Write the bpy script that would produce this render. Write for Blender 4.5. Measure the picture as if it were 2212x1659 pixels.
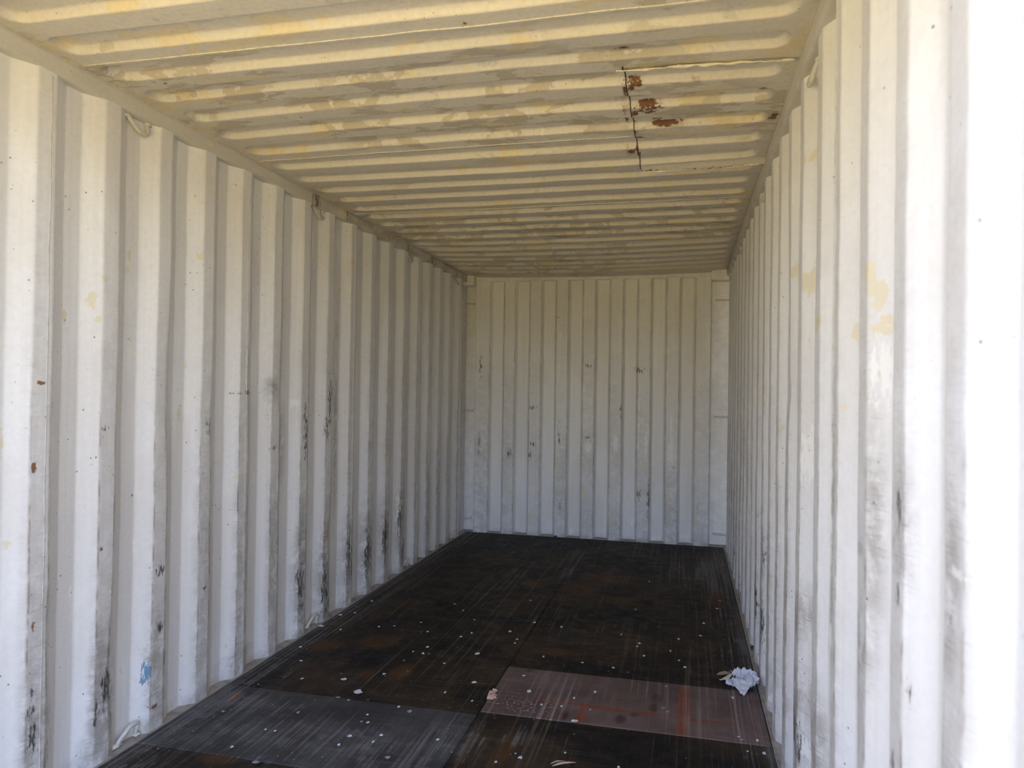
import bpy, bmesh, math, random
import numpy as np
from mathutils import Vector, Matrix

random.seed(7)
rng = np.random.default_rng(7)
for o in list(bpy.data.objects):
    bpy.data.objects.remove(o)
SC = bpy.context.scene
COL = SC.collection

# ------------------------------------------------------------------ camera
FPX = 1564.8
CAM = np.array([2.0077, -0.6673, 1.3568])
yaw, pit, rol = 0.23435, 0.00709, 0.01454
fw = np.array([-math.sin(yaw)*math.cos(pit), math.cos(yaw)*math.cos(pit), math.sin(pit)])
rr = np.array([math.cos(yaw), math.sin(yaw), 0.0])
uu = np.cross(rr, fw)
r2 = rr*math.cos(rol) + uu*math.sin(rol)
u2 = -rr*math.sin(rol) + uu*math.cos(rol)
cd = bpy.data.cameras.new('camera')
cam = bpy.data.objects.new('camera', cd)
COL.objects.link(cam)
cam.matrix_world = Matrix(((r2[0], u2[0], -fw[0], CAM[0]), (r2[1], u2[1], -fw[1], CAM[1]),
                           (r2[2], u2[2], -fw[2], CAM[2]), (0, 0, 0, 1)))
cd.sensor_fit = 'HORIZONTAL'
cd.sensor_width = 36.0
cd.lens = FPX/2212.0*36.0
cd.clip_start = 0.02
cd.clip_end = 500
cd.dof.use_dof = True
cd.dof.focus_distance = 4.0
cd.dof.aperture_fstop = 4.0
SC.camera = cam

# ------------------------------------------------------------------ sky, sun, exposure
SUN_EL, SUN_AZ = math.radians(52), math.radians(-35)   # sun stands behind the container, to the left
w = bpy.data.worlds.new('sky')
SC.world = w
w.use_nodes = True
wn = w.node_tree
wn.nodes.clear()
sky = wn.nodes.new('ShaderNodeTexSky')
sky.sky_type = 'NISHITA'
sky.sun_disc = False
sky.sun_elevation = SUN_EL
sky.sun_rotation = SUN_AZ
sky.air_density = 1.0
sky.dust_density = 3.0
bg = wn.nodes.new('ShaderNodeBackground')
bg.inputs['Strength'].default_value = 0.55
wo = wn.nodes.new('ShaderNodeOutputWorld')
sky_tint = wn.nodes.new('ShaderNodeMix')          # even tint laid on the sky colour: takes the green out of the clear sky
sky_tint.data_type = 'RGBA'
sky_tint.blend_type = 'MULTIPLY'
sky_tint.inputs[0].default_value = 1.0
sky_tint.inputs[7].default_value = (1.02, 0.96, 1.05, 1)
wn.links.new(sky.outputs[0], sky_tint.inputs[6])
wn.links.new(sky_tint.outputs[2], bg.inputs[0])
wn.links.new(bg.outputs[0], wo.inputs[0])
sl = bpy.data.lights.new('sun', 'SUN')
sl.energy = 4.6
sl.color = (1.0, 0.94, 0.84)
sl.angle = math.radians(0.6)
sun = bpy.data.objects.new('sun', sl)
COL.objects.link(sun)
sdir = Vector((math.sin(SUN_AZ)*math.cos(SUN_EL), math.cos(SUN_AZ)*math.cos(SUN_EL), math.sin(SUN_EL)))
sun.rotation_euler = sdir.to_track_quat('Z', 'Y').to_euler()
sun.location = (-6, 2, 9)
SC.view_settings.view_transform = 'Standard'
SC.view_settings.look = 'None'
SC.view_settings.gamma = 1.0
SC.view_settings.use_curve_mapping = False
SC.view_settings.exposure = 1.25
SC.cycles.max_bounces = 7
SC.cycles.diffuse_bounces = 6

# ------------------------------------------------------------------ places of stains, scuffs and flakes (a, b, radius a, radius b in metres)
FLAKES = [(0.486,2.435,0.0164,0.0197),(0.611,2.321,0.0217,0.0319),(0.641,2.541,0.0084,0.0103),(1.077,2.561,0.0124,0.0127),(0.757,1.938,0.0104,0.0138),(0.874,1.975,0.0069,0.0105),(0.75,1.863,0.0067,0.0098),(0.864,1.92,0.0051,0.0101),(1.096,1.999,0.0086,0.0105),(0.374,1.744,0.0066,0.0092),(0.299,2.389,0.0061,0.0097),(0.746,2.125,0.0055,0.0079),(0.777,2.062,0.0072,0.0113),(0.748,2.061,0.0072,0.0113),(0.461,2.069,0.0074,0.0116),(0.902,2.199,0.013,0.0143),(0.843,2.229,0.0076,0.0105),(0.609,2.231,0.0077,0.0107),(0.553,2.247,0.0155,0.0065),(0.871,2.743,0.0066,0.0115),(0.985,2.419,0.006,0.0094),(1.126,2.368,0.0058,0.009),(0.992,2.91,0.0137,0.0156),(1.356,1.893,0.0065,0.0095),(0.416,1.9,0.0052,0.0069),(0.458,1.9,0.0052,0.0069),(0.158,1.996,0.0092,0.0113),(0.523,1.669,0.0143,0.0143),(0.965,1.822,0.0114,0.0124),(0.032,3.301,0.0157,0.0161),(0.016,3.086,0.0225,0.0182),(0.155,3.06,0.0074,0.0114),(0.339,3.165,0.0075,0.0104),(0.419,3.195,0.0063,0.0105),(0.095,3.608,0.0084,0.012),(0.099,3.358,0.0079,0.0124),(0.542,3.299,0.0077,0.0109),(0.632,3.159,0.0074,0.0116),(0.835,3.132,0.0097,0.0142),(0.714,2.932,0.0081,0.0141),(0.725,2.838,0.0091,0.0085),(0.708,3.581,0.0054,0.0159),(0.618,3.694,0.0084,0.0122),(1.072,3.29,0.01,0.0151),(1.14,3.177,0.0085,0.0142),(1.141,3.114,0.006,0.011),(1.174,3.48,0.0104,0.0165),(1.338,3.443,0.0077,0.0104),(0.874,3.204,0.0062,0.011),(0.642,2.543,0.0084,0.0104),(0.08,2.756,0.0092,0.0121),(0.181,2.583,0.0087,0.0109),(1.059,3.905,0.0086,0.012),(1.326,2.963,0.0057,0.0107),(1.528,2.936,0.0067,0.0104),(0.666,2.725,0.0044,0.0086),(0.666,2.849,0.0057,0.0098),(0.824,3.43,0.0078,0.0098),(1.82,3.113,0.0092,0.0132),(1.788,3.293,0.0097,0.0131),(1.779,3.24,0.0071,0.0106),(1.991,3.42,0.0074,0.0137),(1.951,3.22,0.0059,0.0111),(2.221,4.059,0.0085,0.0121),(1.684,2.912,0.0088,0.0108),(2.026,3.011,0.0089,0.0111),(1.996,3.099,0.0068,0.0097),(1.68,3.408,0.005,0.0124),(1.728,3.901,0.0056,0.0126),(1.778,4.592,0.0064,0.0153),(2.109,3.51,0.01,0.0119),(2.132,3.737,0.0079,0.0106),(1.344,2.533,0.0121,0.0172),(1.282,2.696,0.0106,0.0098),(1.632,2.604,0.0081,0.0176),(1.424,2.409,0.0058,0.0113),(1.51,2.417,0.0067,0.0113),(1.634,2.416,0.0048,0.0112),(1.585,2.295,0.0147,0.0145),(1.55,2.514,0.0059,0.0095),(1.941,2.751,0.0062,0.0086),(2.232,2.705,0.008,0.0128),(2.24,2.308,0.0088,0.0099),(2.3,2.318,0.007,0.0079),(2.315,2.217,0.0085,0.0111),(1.436,1.947,0.0099,0.0131),(1.411,1.973,0.0033,0.0067),(1.589,2.026,0.0042,0.0086),(1.792,1.977,0.0065,0.0097),(2.23,2.331,0.0053,0.008),(2.256,2.219,0.0051,0.0074)]
F_OR = [(0.708,2.589,0.0551,0.0979),(0.559,2.524,0.0294,0.0522),(1.111,2.521,0.0366,0.045),(0.436,2.947,0.0947,0.0874),(0.109,3.164,0.0608,0.053),(1.449,4.579,0.1454,0.1319),(1.339,4.281,0.1103,0.1423),(2.221,4.344,0.048,0.2624),(1.374,3.055,0.1045,0.0465),(1.012,4.282,0.0558,0.0954),(0.371,1.662,0.0644,0.035),(1.365,1.989,0.0303,0.1429),(0.172,2.836,0.0932,0.0771),(1.737,4.072,0.1737,0.0845),(1.147,2.165,0.0181,0.0157)]
F_DK = [(0.658,3.716,0.1681,0.1557),(0.5,2.716,0.1111,0.107),(1.681,3.758,0.2171,0.1698),(1.808,4.05,0.1034,0.0834),(1.498,2.888,0.0662,0.0543),(1.153,3.516,0.3156,0.0853),(0.897,2.969,0.163,0.0927),(1.743,2.883,0.3489,0.0473),(1.926,2.07,0.333,0.0884),(1.707,2.195,0.2828,0.0704),(1.166,2.448,0.119,0.0969)]
F_GR = [(1.165,5.338,0.0594,0.3606),(1.17,4.702,0.0466,0.198),(0.259,2.101,0.1698,0.0826),(0.714,1.888,0.41,0.1777),(1.159,2.008,0.1032,0.1476),(1.426,2.119,0.0701,0.0761),(2.096,5.054,0.2071,0.4841),(0.422,1.847,0.1716,0.1394)]
P_RD = [(2.022,2.585,0.0255,0.1827),(2.015,2.38,0.022,0.0868),(1.603,2.355,0.015,0.0973),(1.602,2.46,0.1162,0.0092),(1.797,2.448,0.1908,0.0113),(1.478,2.455,0.0877,0.0083),(2.1,2.442,0.1119,0.0088)]
P_DK = [(1.9,2.61,0.0219,0.0399),(1.896,2.513,0.0174,0.0375),(1.765,2.368,0.0205,0.0389),(1.818,2.427,0.0189,0.0222),(1.541,2.338,0.0131,0.0388),(1.523,2.355,0.0075,0.0217),(1.298,2.777,0.0195,0.0171),(1.548,2.828,0.0866,0.0231),(1.277,2.813,0.1313,0.0175)]
L_SC = [(2.891,0.269,0.044,0.151),(3.162,0.215,0.044,0.161),(3.188,0.106,0.034,0.162),(3.472,0.312,0.051,0.173),(3.495,0.221,0.045,0.145),(3.742,0.283,0.064,0.198),(4.035,0.301,0.056,0.178),(4.283,0.403,0.053,0.152),(3.193,1.262,0.028,0.189),(3.165,1.115,0.033,0.067),(2.924,1.076,0.03,0.127),(2.905,1.191,0.02,0.076),(1.233,0.362,0.015,0.033),(1.23,0.312,0.017,0.03),(1.235,0.228,0.02,0.059),(1.318,0.206,0.018,0.077),(1.306,0.15,0.014,0.046),(1.538,0.255,0.03,0.084),(1.573,0.174,0.011,0.085),(1.492,0.192,0.01,0.066),(2.605,1.042,0.034,0.014),(2.4,1.223,0.026,0.009),(1.51,1.196,0.019,0.013),(1.805,0.623,0.031,0.026),(1.806,0.394,0.023,0.022),(2.072,0.48,0.019,0.012),(2.391,0.232,0.019,0.033),(2.193,1.007,0.013,0.017),(4.364,0.15,0.045,0.103)]
L_DT = [(1.501,0.253,0.029,0.149),(1.565,0.227,0.031,0.152),(1.265,0.215,0.043,0.09),(1.762,0.309,0.03,0.025),(1.819,0.106,0.036,0.022),(1.79,0.318,0.013,0.11),(1.81,-0.055,0.064,0.028),(1.495,0.06,0.041,0.049),(2.359,0.079,0.107,0.026),(3.162,0.206,0.066,0.242),(3.474,0.269,0.076,0.231),(3.743,0.252,0.078,0.275),(4.044,0.299,0.072,0.227),(4.341,0.291,0.08,0.24),(2.89,0.315,0.053,0.201),(2.713,1.029,0.04,0.168),(2.587,1.341,0.041,0.046),(3.284,2.503,0.018,0.164),(3.33,1.177,0.018,0.444)]
L_BL = [(1.746,0.247,0.022,0.04),(1.732,0.209,0.015,0.011),(1.841,0.26,0.013,0.041),(1.504,1.159,0.006,0.012),(2.078,1.186,0.016,0.018),(2.082,1.148,0.012,0.012)]
L_RU = [(1.24,1.353,0.015,0.007),(1.222,0.686,0.005,0.006),(1.226,0.582,0.005,0.012),(1.22,1.086,0.008,0.018),(1.499,0.77,0.004,0.01),(1.203,1.087,0.023,0.004),(1.47,1.097,0.02,0.003),(2.298,1.323,0.056,0.005),(2.382,1.322,0.03,0.009),(1.78,0.095,0.02,0.007),(2.982,2.384,0.026,0.02),(2.963,2.348,0.03,0.008),(1.685,0.933,0.007,0.004)]
L_CR = [(1.459,1.648,0.018,0.026),(1.475,1.585,0.01,0.016),(1.497,1.724,0.01,0.01),(1.651,1.833,0.009,0.028),(1.643,1.793,0.007,0.017),(1.659,1.521,0.009,0.017),(2.022,1.907,0.021,0.014),(3.452,2.132,0.025,0.026),(1.651,2.062,0.007,0.016),(1.714,0.96,0.01,0.016),(1.185,0.895,0.006,0.01),(1.147,0.849,0.014,0.017),(1.363,1.571,0.011,0.028),(1.179,1.371,0.006,0.014),(1.224,1.22,0.008,0.009),(1.386,1.56,0.008,0.006),(3.354,1.927,0.018,0.028),(1.347,1.616,0.006,0.008),(1.943,1.232,0.011,0.05),(1.972,1.435,0.012,0.016),(2.299,0.932,0.011,0.011),(1.138,1.164,0.009,0.043)]
L_WH = [(1.918,1.224,0.008,0.076),(1.544,0.602,0.022,0.005),(2.829,1.267,0.038,0.022),(2.952,1.255,0.04,0.004),(2.957,0.323,0.025,0.051),(3.515,0.129,0.026,0.117),(4.275,0.471,0.026,0.135),(1.696,0.737,0.007,0.035),(1.916,0.767,0.008,0.057),(1.407,0.607,0.006,0.064)]
R_CR = [(1.727,2.097,0.064,0.015),(1.699,2.067,0.044,0.02),(1.967,2.086,0.044,0.01),(2.029,1.778,0.058,0.023),(1.726,1.715,0.073,0.044),(1.608,1.575,0.049,0.041),(1.53,1.554,0.061,0.026),(0.867,1.489,0.051,0.018),(0.905,1.553,0.03,0.037),(1.045,1.723,0.027,0.031),(1.103,1.327,0.039,0.006),(1.203,1.325,0.027,0.006),(1.076,1.255,0.028,0.01),(1.345,1.31,0.025,0.01),(2.481,1.349,0.131,0.008),(2.252,1.223,0.083,0.007),(0.496,0.966,0.016,0.026),(1.135,1.497,0.035,0.021),(0.926,1.602,0.023,0.019),(1.716,1.328,0.027,0.006)]
R_SC = [(3.212,0.318,0.098,0.183),(2.889,0.278,0.061,0.125),(1.803,0.249,0.098,0.057),(1.272,1.381,0.023,0.012),(1.255,1.278,0.029,0.005),(0.686,1.17,0.014,0.039),(0.693,1.011,0.011,0.031),(1.012,0.855,0.035,0.039),(1.826,0.297,0.08,0.072),(0.443,1.049,0.009,0.013),(0.648,0.864,0.01,0.03),(0.71,0.719,0.014,0.047),(2.846,0.609,0.06,0.125),(3.075,0.74,0.068,0.089),(4.249,0.032,0.119,0.115),(4.735,0.26,0.096,0.192)]
R_DT = [(1.695,0.426,0.108,0.082),(1.456,0.423,0.057,0.073),(1.824,0.269,0.1,0.086),(0.97,0.849,0.05,0.076),(1.758,0.66,0.075,0.071),(0.979,1.039,0.033,0.01),(2.603,0.111,0.105,0.057),(2.167,0.283,0.104,0.066),(0.684,1.124,0.033,0.094),(0.444,1.105,0.025,0.089),(0.903,1.082,0.022,0.184),(1.272,1.07,0.035,0.23)]
R_WH = [(1.748,1.154,0.056,0.086),(1.862,0.75,0.061,0.059),(1.254,0.755,0.034,0.033),(3.309,0.676,0.051,0.071),(0.81,1.489,0.061,0.01),(0.881,1.404,0.052,0.055),(0.419,1.118,0.024,0.006),(1.676,0.769,0.043,0.041),(2.164,0.25,0.077,0.016),(1.727,0.256,0.054,0.028)]
T_RU = [(1.795,1.671,0.022,0.016),(1.825,1.912,0.021,0.024),(1.81,1.945,0.008,0.016),(1.851,2.129,0.045,0.028),(1.865,2.161,0.024,0.028),(1.76,2.125,0.007,0.073),(1.883,2.294,0.02,0.013),(2.272,2.067,0.016,0.017),(2.329,2.286,0.012,0.044),(2.315,2.298,0.021,0.015),(1.759,2.582,0.022,0.037),(1.765,2.287,0.007,0.031),(1.784,1.961,0.007,0.049),(1.799,1.894,0.005,0.035),(1.807,2.168,0.007,0.038),(1.799,2.347,0.007,0.064),(1.792,2.581,0.008,0.062),(1.375,1.343,0.012,0.013),(0.487,1.967,0.006,0.009),(1.866,1.663,0.006,0.01),(0.16,1.523,0.01,0.01),(0.196,1.538,0.008,0.007),(1.867,2.834,0.064,0.022),(2.122,2.832,0.126,0.021),(1.815,2.423,0.015,0.034),(1.922,2.323,0.055,0.011)]
T_WH = [(1.851,1.798,0.012,0.043),(1.875,1.777,0.03,0.007),(2.244,1.8,0.073,0.007),(2.143,1.793,0.044,0.01),(2.247,2.849,0.125,0.021),(2.038,2.845,0.085,0.014),(2.302,1.809,0.029,0.007),(1.386,2.124,0.007,0.047),(1.408,2.315,0.01,0.043),(0.905,2.144,0.008,0.04),(0.469,1.963,0.033,0.054),(0.65,1.89,0.014,0.034)]
B_WH = [(1.61,1.531,0.012,0.038),(1.601,0.958,0.012,0.209),(1.672,0.877,0.012,0.166),(1.896,0.843,0.024,0.103),(1.881,0.781,0.02,0.066),(1.15,0.839,0.038,0.051),(1.605,1.251,0.008,0.167),(0.878,1.859,0.013,0.034),(0.874,1.537,0.009,0.107),(1.416,1.478,0.042,0.004),(2.026,0.067,0.048,0.025),(1.765,0.031,0.057,0.025),(1.558,0.164,0.025,0.042),(0.999,0.047,0.021,0.034),(0.444,-0.03,0.018,0.026),(1.403,0.869,0.025,0.084),(1.893,1.049,0.012,0.124)]
B_SC = [(0.63,0.844,0.04,0.026),(0.61,0.735,0.022,0.052),(0.41,0.75,0.027,0.061),(0.883,0.916,0.013,0.128),(1.441,1.164,0.012,0.067),(1.449,2.08,0.025,0.008),(0.858,2.03,0.013,0.009),(1.602,1.543,0.045,0.042),(0.625,1.189,0.044,0.026),(1.141,0.924,0.038,0.013),(1.14,1.582,0.034,0.021),(0.117,1.575,0.014,0.132),(0.115,0.828,0.014,0.176),(1.699,0.379,0.016,0.166),(1.616,0.417,0.025,0.058),(1.918,0.679,0.024,0.012)]
B_RU = [(2.11,0.4,0.008,0.033),(2.126,0.339,0.012,0.041),(2.131,0.278,0.008,0.041),(1.707,0.359,0.008,0.066),(1.699,0.67,0.008,0.025),(2.231,0.161,0.008,0.024),(0.901,0.276,0.017,0.06)]

# ------------------------------------------------------------------ node helpers
class G:
    def __init__(s, name):
        s.m = bpy.data.materials.new(name)
        s.m.use_nodes = True
        s.t = s.m.node_tree
        s.t.nodes.clear()
        s.out = s.n('ShaderNodeOutputMaterial')
        s.b = s.n('ShaderNodeBsdfPrincipled')
        s.t.links.new(s.b.outputs[0], s.out.inputs[0])
        s.pos = s.n('ShaderNodeNewGeometry').outputs['Position']
    def n(s, ty, **k):
        nd = s.t.nodes.new(ty)
        for a, v in k.items():
            setattr(nd, a, v)
        return nd
    def set(s, sock, v):
        if hasattr(v, 'node'):
            s.t.links.new(v, sock)
        elif v is not None:
            if isinstance(v, (tuple, list)) and len(v) == 3 and sock.type == 'RGBA':
                v = (*v, 1)
            sock.default_value = v
    def vscale(s, v, sc, rot=(0, 0, 0)):
        nd = s.n('ShaderNodeMapping')
        s.set(nd.inputs[0], v)
        nd.inputs['Rotation'].default_value = rot
        nd.inputs['Scale'].default_value = sc
        return nd.outputs[0]
    def noise(s, v, scale=5, det=4, ro=.55, dist=0):
        nd = s.n('ShaderNodeTexNoise')
        s.set(nd.inputs['Vector'], v)
        nd.inputs['Scale'].default_value = scale
        nd.inputs['Detail'].default_value = {7: 5, 6: 4, 5: 3.5, 4: 3}.get(det, det)
        nd.inputs['Roughness'].default_value = ro
        nd.inputs['Distortion'].default_value = dist
        return nd.outputs['Fac']
    def voro(s, v, scale):
        nd = s.n('ShaderNodeTexVoronoi')
        s.set(nd.inputs['Vector'], v)
        nd.inputs['Scale'].default_value = scale
        return nd.outputs['Distance'], nd.outputs['Color']
    def step(s, v, a, b, lo=0., hi=1.):
        nd = s.n('ShaderNodeMapRange', interpolation_type='SMOOTHSTEP')
        s.set(nd.inputs[0], v)
        for i, x in enumerate((a, b, lo, hi)):
            nd.inputs[i+1].default_value = x
        return nd.outputs[0]
    def math(s, op, a, b=None, clamp=False):
        nd = s.n('ShaderNodeMath', operation=op)
        nd.use_clamp = clamp
        s.set(nd.inputs[0], a)
        if b is not None:
            s.set(nd.inputs[1], b)
        return nd.outputs[0]
    def mul(s, a, b): return s.math('MULTIPLY', a, b)
    def add(s, a, b): return s.math('ADD', a, b)
    def mix(s, f, a, b):
        nd = s.n('ShaderNodeMix', data_type='RGBA')
        s.set(nd.inputs[0], f)
        s.set(nd.inputs[6], a)
        s.set(nd.inputs[7], b)
        return nd.outputs[2]
    def attr(s, name):
        nd = s.n('ShaderNodeAttribute')
        nd.attribute_name = name
        sp = s.n('ShaderNodeSeparateColor')
        s.t.links.new(nd.outputs['Color'], sp.inputs[0])
        return sp.outputs[0], sp.outputs[1], sp.outputs[2], nd.outputs['Alpha']
    def bump(s, h, st=.3, d=.002):
        nd = s.n('ShaderNodeBump')
        nd.inputs['Strength'].default_value = st
        nd.inputs['Distance'].default_value = d
        s.set(nd.inputs['Height'], h)
        s.t.links.new(nd.outputs[0], s.b.inputs['Normal'])
    def fin(s, col, rough=.5, spec=.4):
        s.set(s.b.inputs['Base Color'], col)
        s.set(s.b.inputs['Roughness'], rough)
        s.b.inputs['Specular IOR Level'].default_value = spec
        return s.m

def marked(g, attr, noise, soft=.25, gain=.9):
    """breaks a painted mask up with a noise so it gets a ragged edge"""
    return g.mul(g.step(g.add(attr, g.mul(g.add(noise, -.5), gain)), .5-soft, .5+soft), g.step(attr, .02, .18))

# ------------------------------------------------------------------ materials
def wall_paint(name, axes, base, white, cream=.76):
    """off-white container paint: repaint patches, cream flakes, dirt, scuffs, rust"""
    g = G(name)
    P = g.pos
    sc, ru, cr, dt = g.attr('marks')
    bl, wh, edge, _ = g.attr('marks2')
    big = g.noise(g.vscale(P, (1, 1, .55)), 1.7, 5, .6)
    c = g.mix(g.step(big, .47, .55), base, white)
    str_ = g.noise(g.vscale(P, (45, 45, .8)), 1, 3, .6)
    c = g.mix(g.step(str_, .40, .75, 0, .12), c, (.50, .47, .42))
    fine = g.noise(P, 55, 5, .65)
    c = g.mix(g.step(fine, .35, .75, 0, .15), c, (.60, .57, .53))
    cloud = g.noise(P, 9, 5, .6)
    c = g.mix(g.step(cloud, .56, .76, 0, .35), c, (.93, .92, .89))
    # horizontal hair scratches where things rubbed along the crests
    hair = g.noise(g.vscale(P, (14, 14, 170), (.14, .05, 0)), 1, 4, .7)
    dirtf = g.mul(dt, g.step(g.noise(P, 13, 6, .7), .30, .62))
    c = g.mix(g.mul(dt, g.step(hair, .52, .70, 0, .55)), c, (.26, .24, .21))
    c = g.mix(g.mul(dirtf, .62), c, (.27, .245, .205))
    # cream undercoat
    n25 = g.noise(P, 23, 5, .6)
    rare = g.step(g.noise(g.vscale(P, (1, 1, .6)), 15, 3, .5), .735, .755)
    crm = g.math('MAXIMUM', marked(g, cr, n25, .06, 2.0), rare)
    c = g.mix(g.mul(crm, cream), c, (.80, .72, .50))
    n60 = g.noise(g.vscale(P, (70, 70, 25)), 1, 5, .7)
    c = g.mix(g.mul(marked(g, wh, n60, .10, 2.2), .85), c, (.95, .94, .90))
    # blue scrape, black scuffs with paint left in the low spots
    c = g.mix(g.mul(marked(g, bl, n60, .12, 2.2), .85), c, (.085, .25, .42))
    n90 = g.noise(g.vscale(P, (90, 90, 22)), 1, 6, .75)
    c = g.mix(g.mul(marked(g, sc, n90, .14, 2.6), .90), c, (.028, .028, .027))
    # rust, and the pin-holes it starts from
    n40 = g.noise(P, 75, 5, .7)
    rustc = g.mix(n25, (.16, .05, .015), (.34, .15, .05))
    edgef = g.mul(edge, g.step(g.noise(g.vscale(P, (30, 30, 9)), 1, 5, .75), .40, .64, .18, 1))
    c = g.mix(g.mul(edgef, .85), c, (.17, .10, .06))
    rst = marked(g, ru, n40, .08, 1.7)
    c = g.mix(g.mul(rst, .92), c, rustc)
    d, vc = g.voro(P, 26)
    gate = g.step(g.noise(P, 3.3, 2), .47, .56)
    dots = g.mul(g.step(d, .05, .10, 1, 0), gate)
    c = g.mix(g.mul(dots, .8), c, (.10, .075, .055))
    h = g.add(g.mul(fine, .35), g.mul(cloud, .6))
    g.bump(h, .22, .003)
    return g.fin(c, g.step(fine, .3, .7, .34, .52), .5)

def roof_paint():
    """roof underside: two old coats peeling over each other, rust bleeding at the repair"""
    g = G('roof_paint')
    P = g.pos
    sc, ru, cr, dt = g.attr('marks')
    bl, wh, edge, _ = g.attr('marks2')
    c = (.77, .715, .635)
    pn = g.noise(g.vscale(P, (1, 2.4, 1)), 5.5, 7, .62, .3)
    gate = g.step(g.noise(P, 1.1, 2), .40, .55)
    c = g.mix(g.mul(g.step(pn, .52, .545), g.mul(gate, .60)), c, (.46, .385, .27))
    pn2 = g.noise(g.vscale(P, (1, 2.0, 1), (0, 0, .4)), 4.0, 6, .6)
    c = g.mix(g.step(pn2, .585, .60, 0, .7), c, (.80, .67, .43))
    pn3 = g.noise(g.vscale(P, (1, 1.5, 1)), 8.0, 4, .6)
    c = g.mix(g.step(pn3, .66, .67, 0, .5), c, (.55, .55, .53))
    fine = g.noise(P, 60, 5, .65)
    c = g.mix(g.step(fine, .38, .72, 0, .18), c, (.36, .32, .25))
    scr = g.noise(g.vscale(P, (130, 7, 7), (0, 0, .62)), 1, 3, .6)
    c = g.mix(g.mul(g.step(scr, .70, .74), g.mul(g.step(g.noise(P, 2.7, 2), .56, .62), .6)), c, (.78, .72, .58))
    n40 = g.noise(P, 48, 6, .72)
    n25 = g.noise(P, 20, 4, .6)
    c = g.mix(g.mul(marked(g, wh, n40, .08, 1.6), .9), c, (.86, .80, .66))
    n41 = g.add(g.mul(n40, .6), g.mul(g.noise(P, 17, 5, .7), .4))
    rst = marked(g, ru, n41, .07, 3.0)
    c = g.mix(g.mul(g.step(ru, .05, .7), .30), c, (.46, .31, .16))
    c = g.mix(g.mul(rst, .95), c, g.mix(n25, (.065, .022, .009), (.24, .095, .028)))
    spat = g.mul(g.step(g.noise(P, 120, 3, .6), .60, .64), g.step(ru, .02, .5))
    c = g.mix(g.mul(spat, .8), c, (.15, .06, .02))
    d, vc = g.voro(P, 38)
    dots = g.mul(g.step(d, .05, .10, 1, 0), g.step(g.noise(g.vscale(P, (1, 5, 1)), 2.6, 2), .53, .60))
    c = g.mix(g.mul(dots, .85), c, (.17, .085, .035))
    c = g.mix(g.mul(sc, .9), c, (.05, .035, .025))
    h = g.add(g.mul(g.step(pn, .52, .55), .5), g.mul(fine, .3))
    g.bump(h, .25, .002)
    return g.fin(c, .55, .3)

def rail_paint():
    g = G('rail_paint')
    P = g.pos
    sc, ru, cr, dt = g.attr('marks')
    c = (.70, .67, .61)
    n25 = g.noise(P, 21, 5, .6)
    n8 = g.noise(g.vscale(P, (1, 1, 3)), 6, 5, .6)
    c = g.mix(g.mul(dt, g.step(n8, .38, .62)), c, (.44, .345, .21))
    run = g.noise(g.vscale(P, (1, 90, 12)), 1, 3, .6)
    c = g.mix(g.mul(marked(g, ru, run, .08, 3.2), .8), c, (.17, .065, .02))
    c = g.mix(g.mul(marked(g, cr, n25, .06, 1.0), .8), c, (.80, .72, .50))
    fine = g.noise(P, 60, 4, .6)
    c = g.mix(g.step(fine, .4, .75, 0, .15), c, (.40, .37, .31))
    d, vc = g.voro(P, 24)
    dots = g.mul(g.step(d, .05, .10, 1, 0), g.step(g.noise(P, 4, 2), .56, .62))
    c = g.mix(g.mul(dots, .8), c, (.12, .07, .04))
    g.bump(g.add(fine, n25), .15, .002)
    return g.fin(c, .5, .35)

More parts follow.
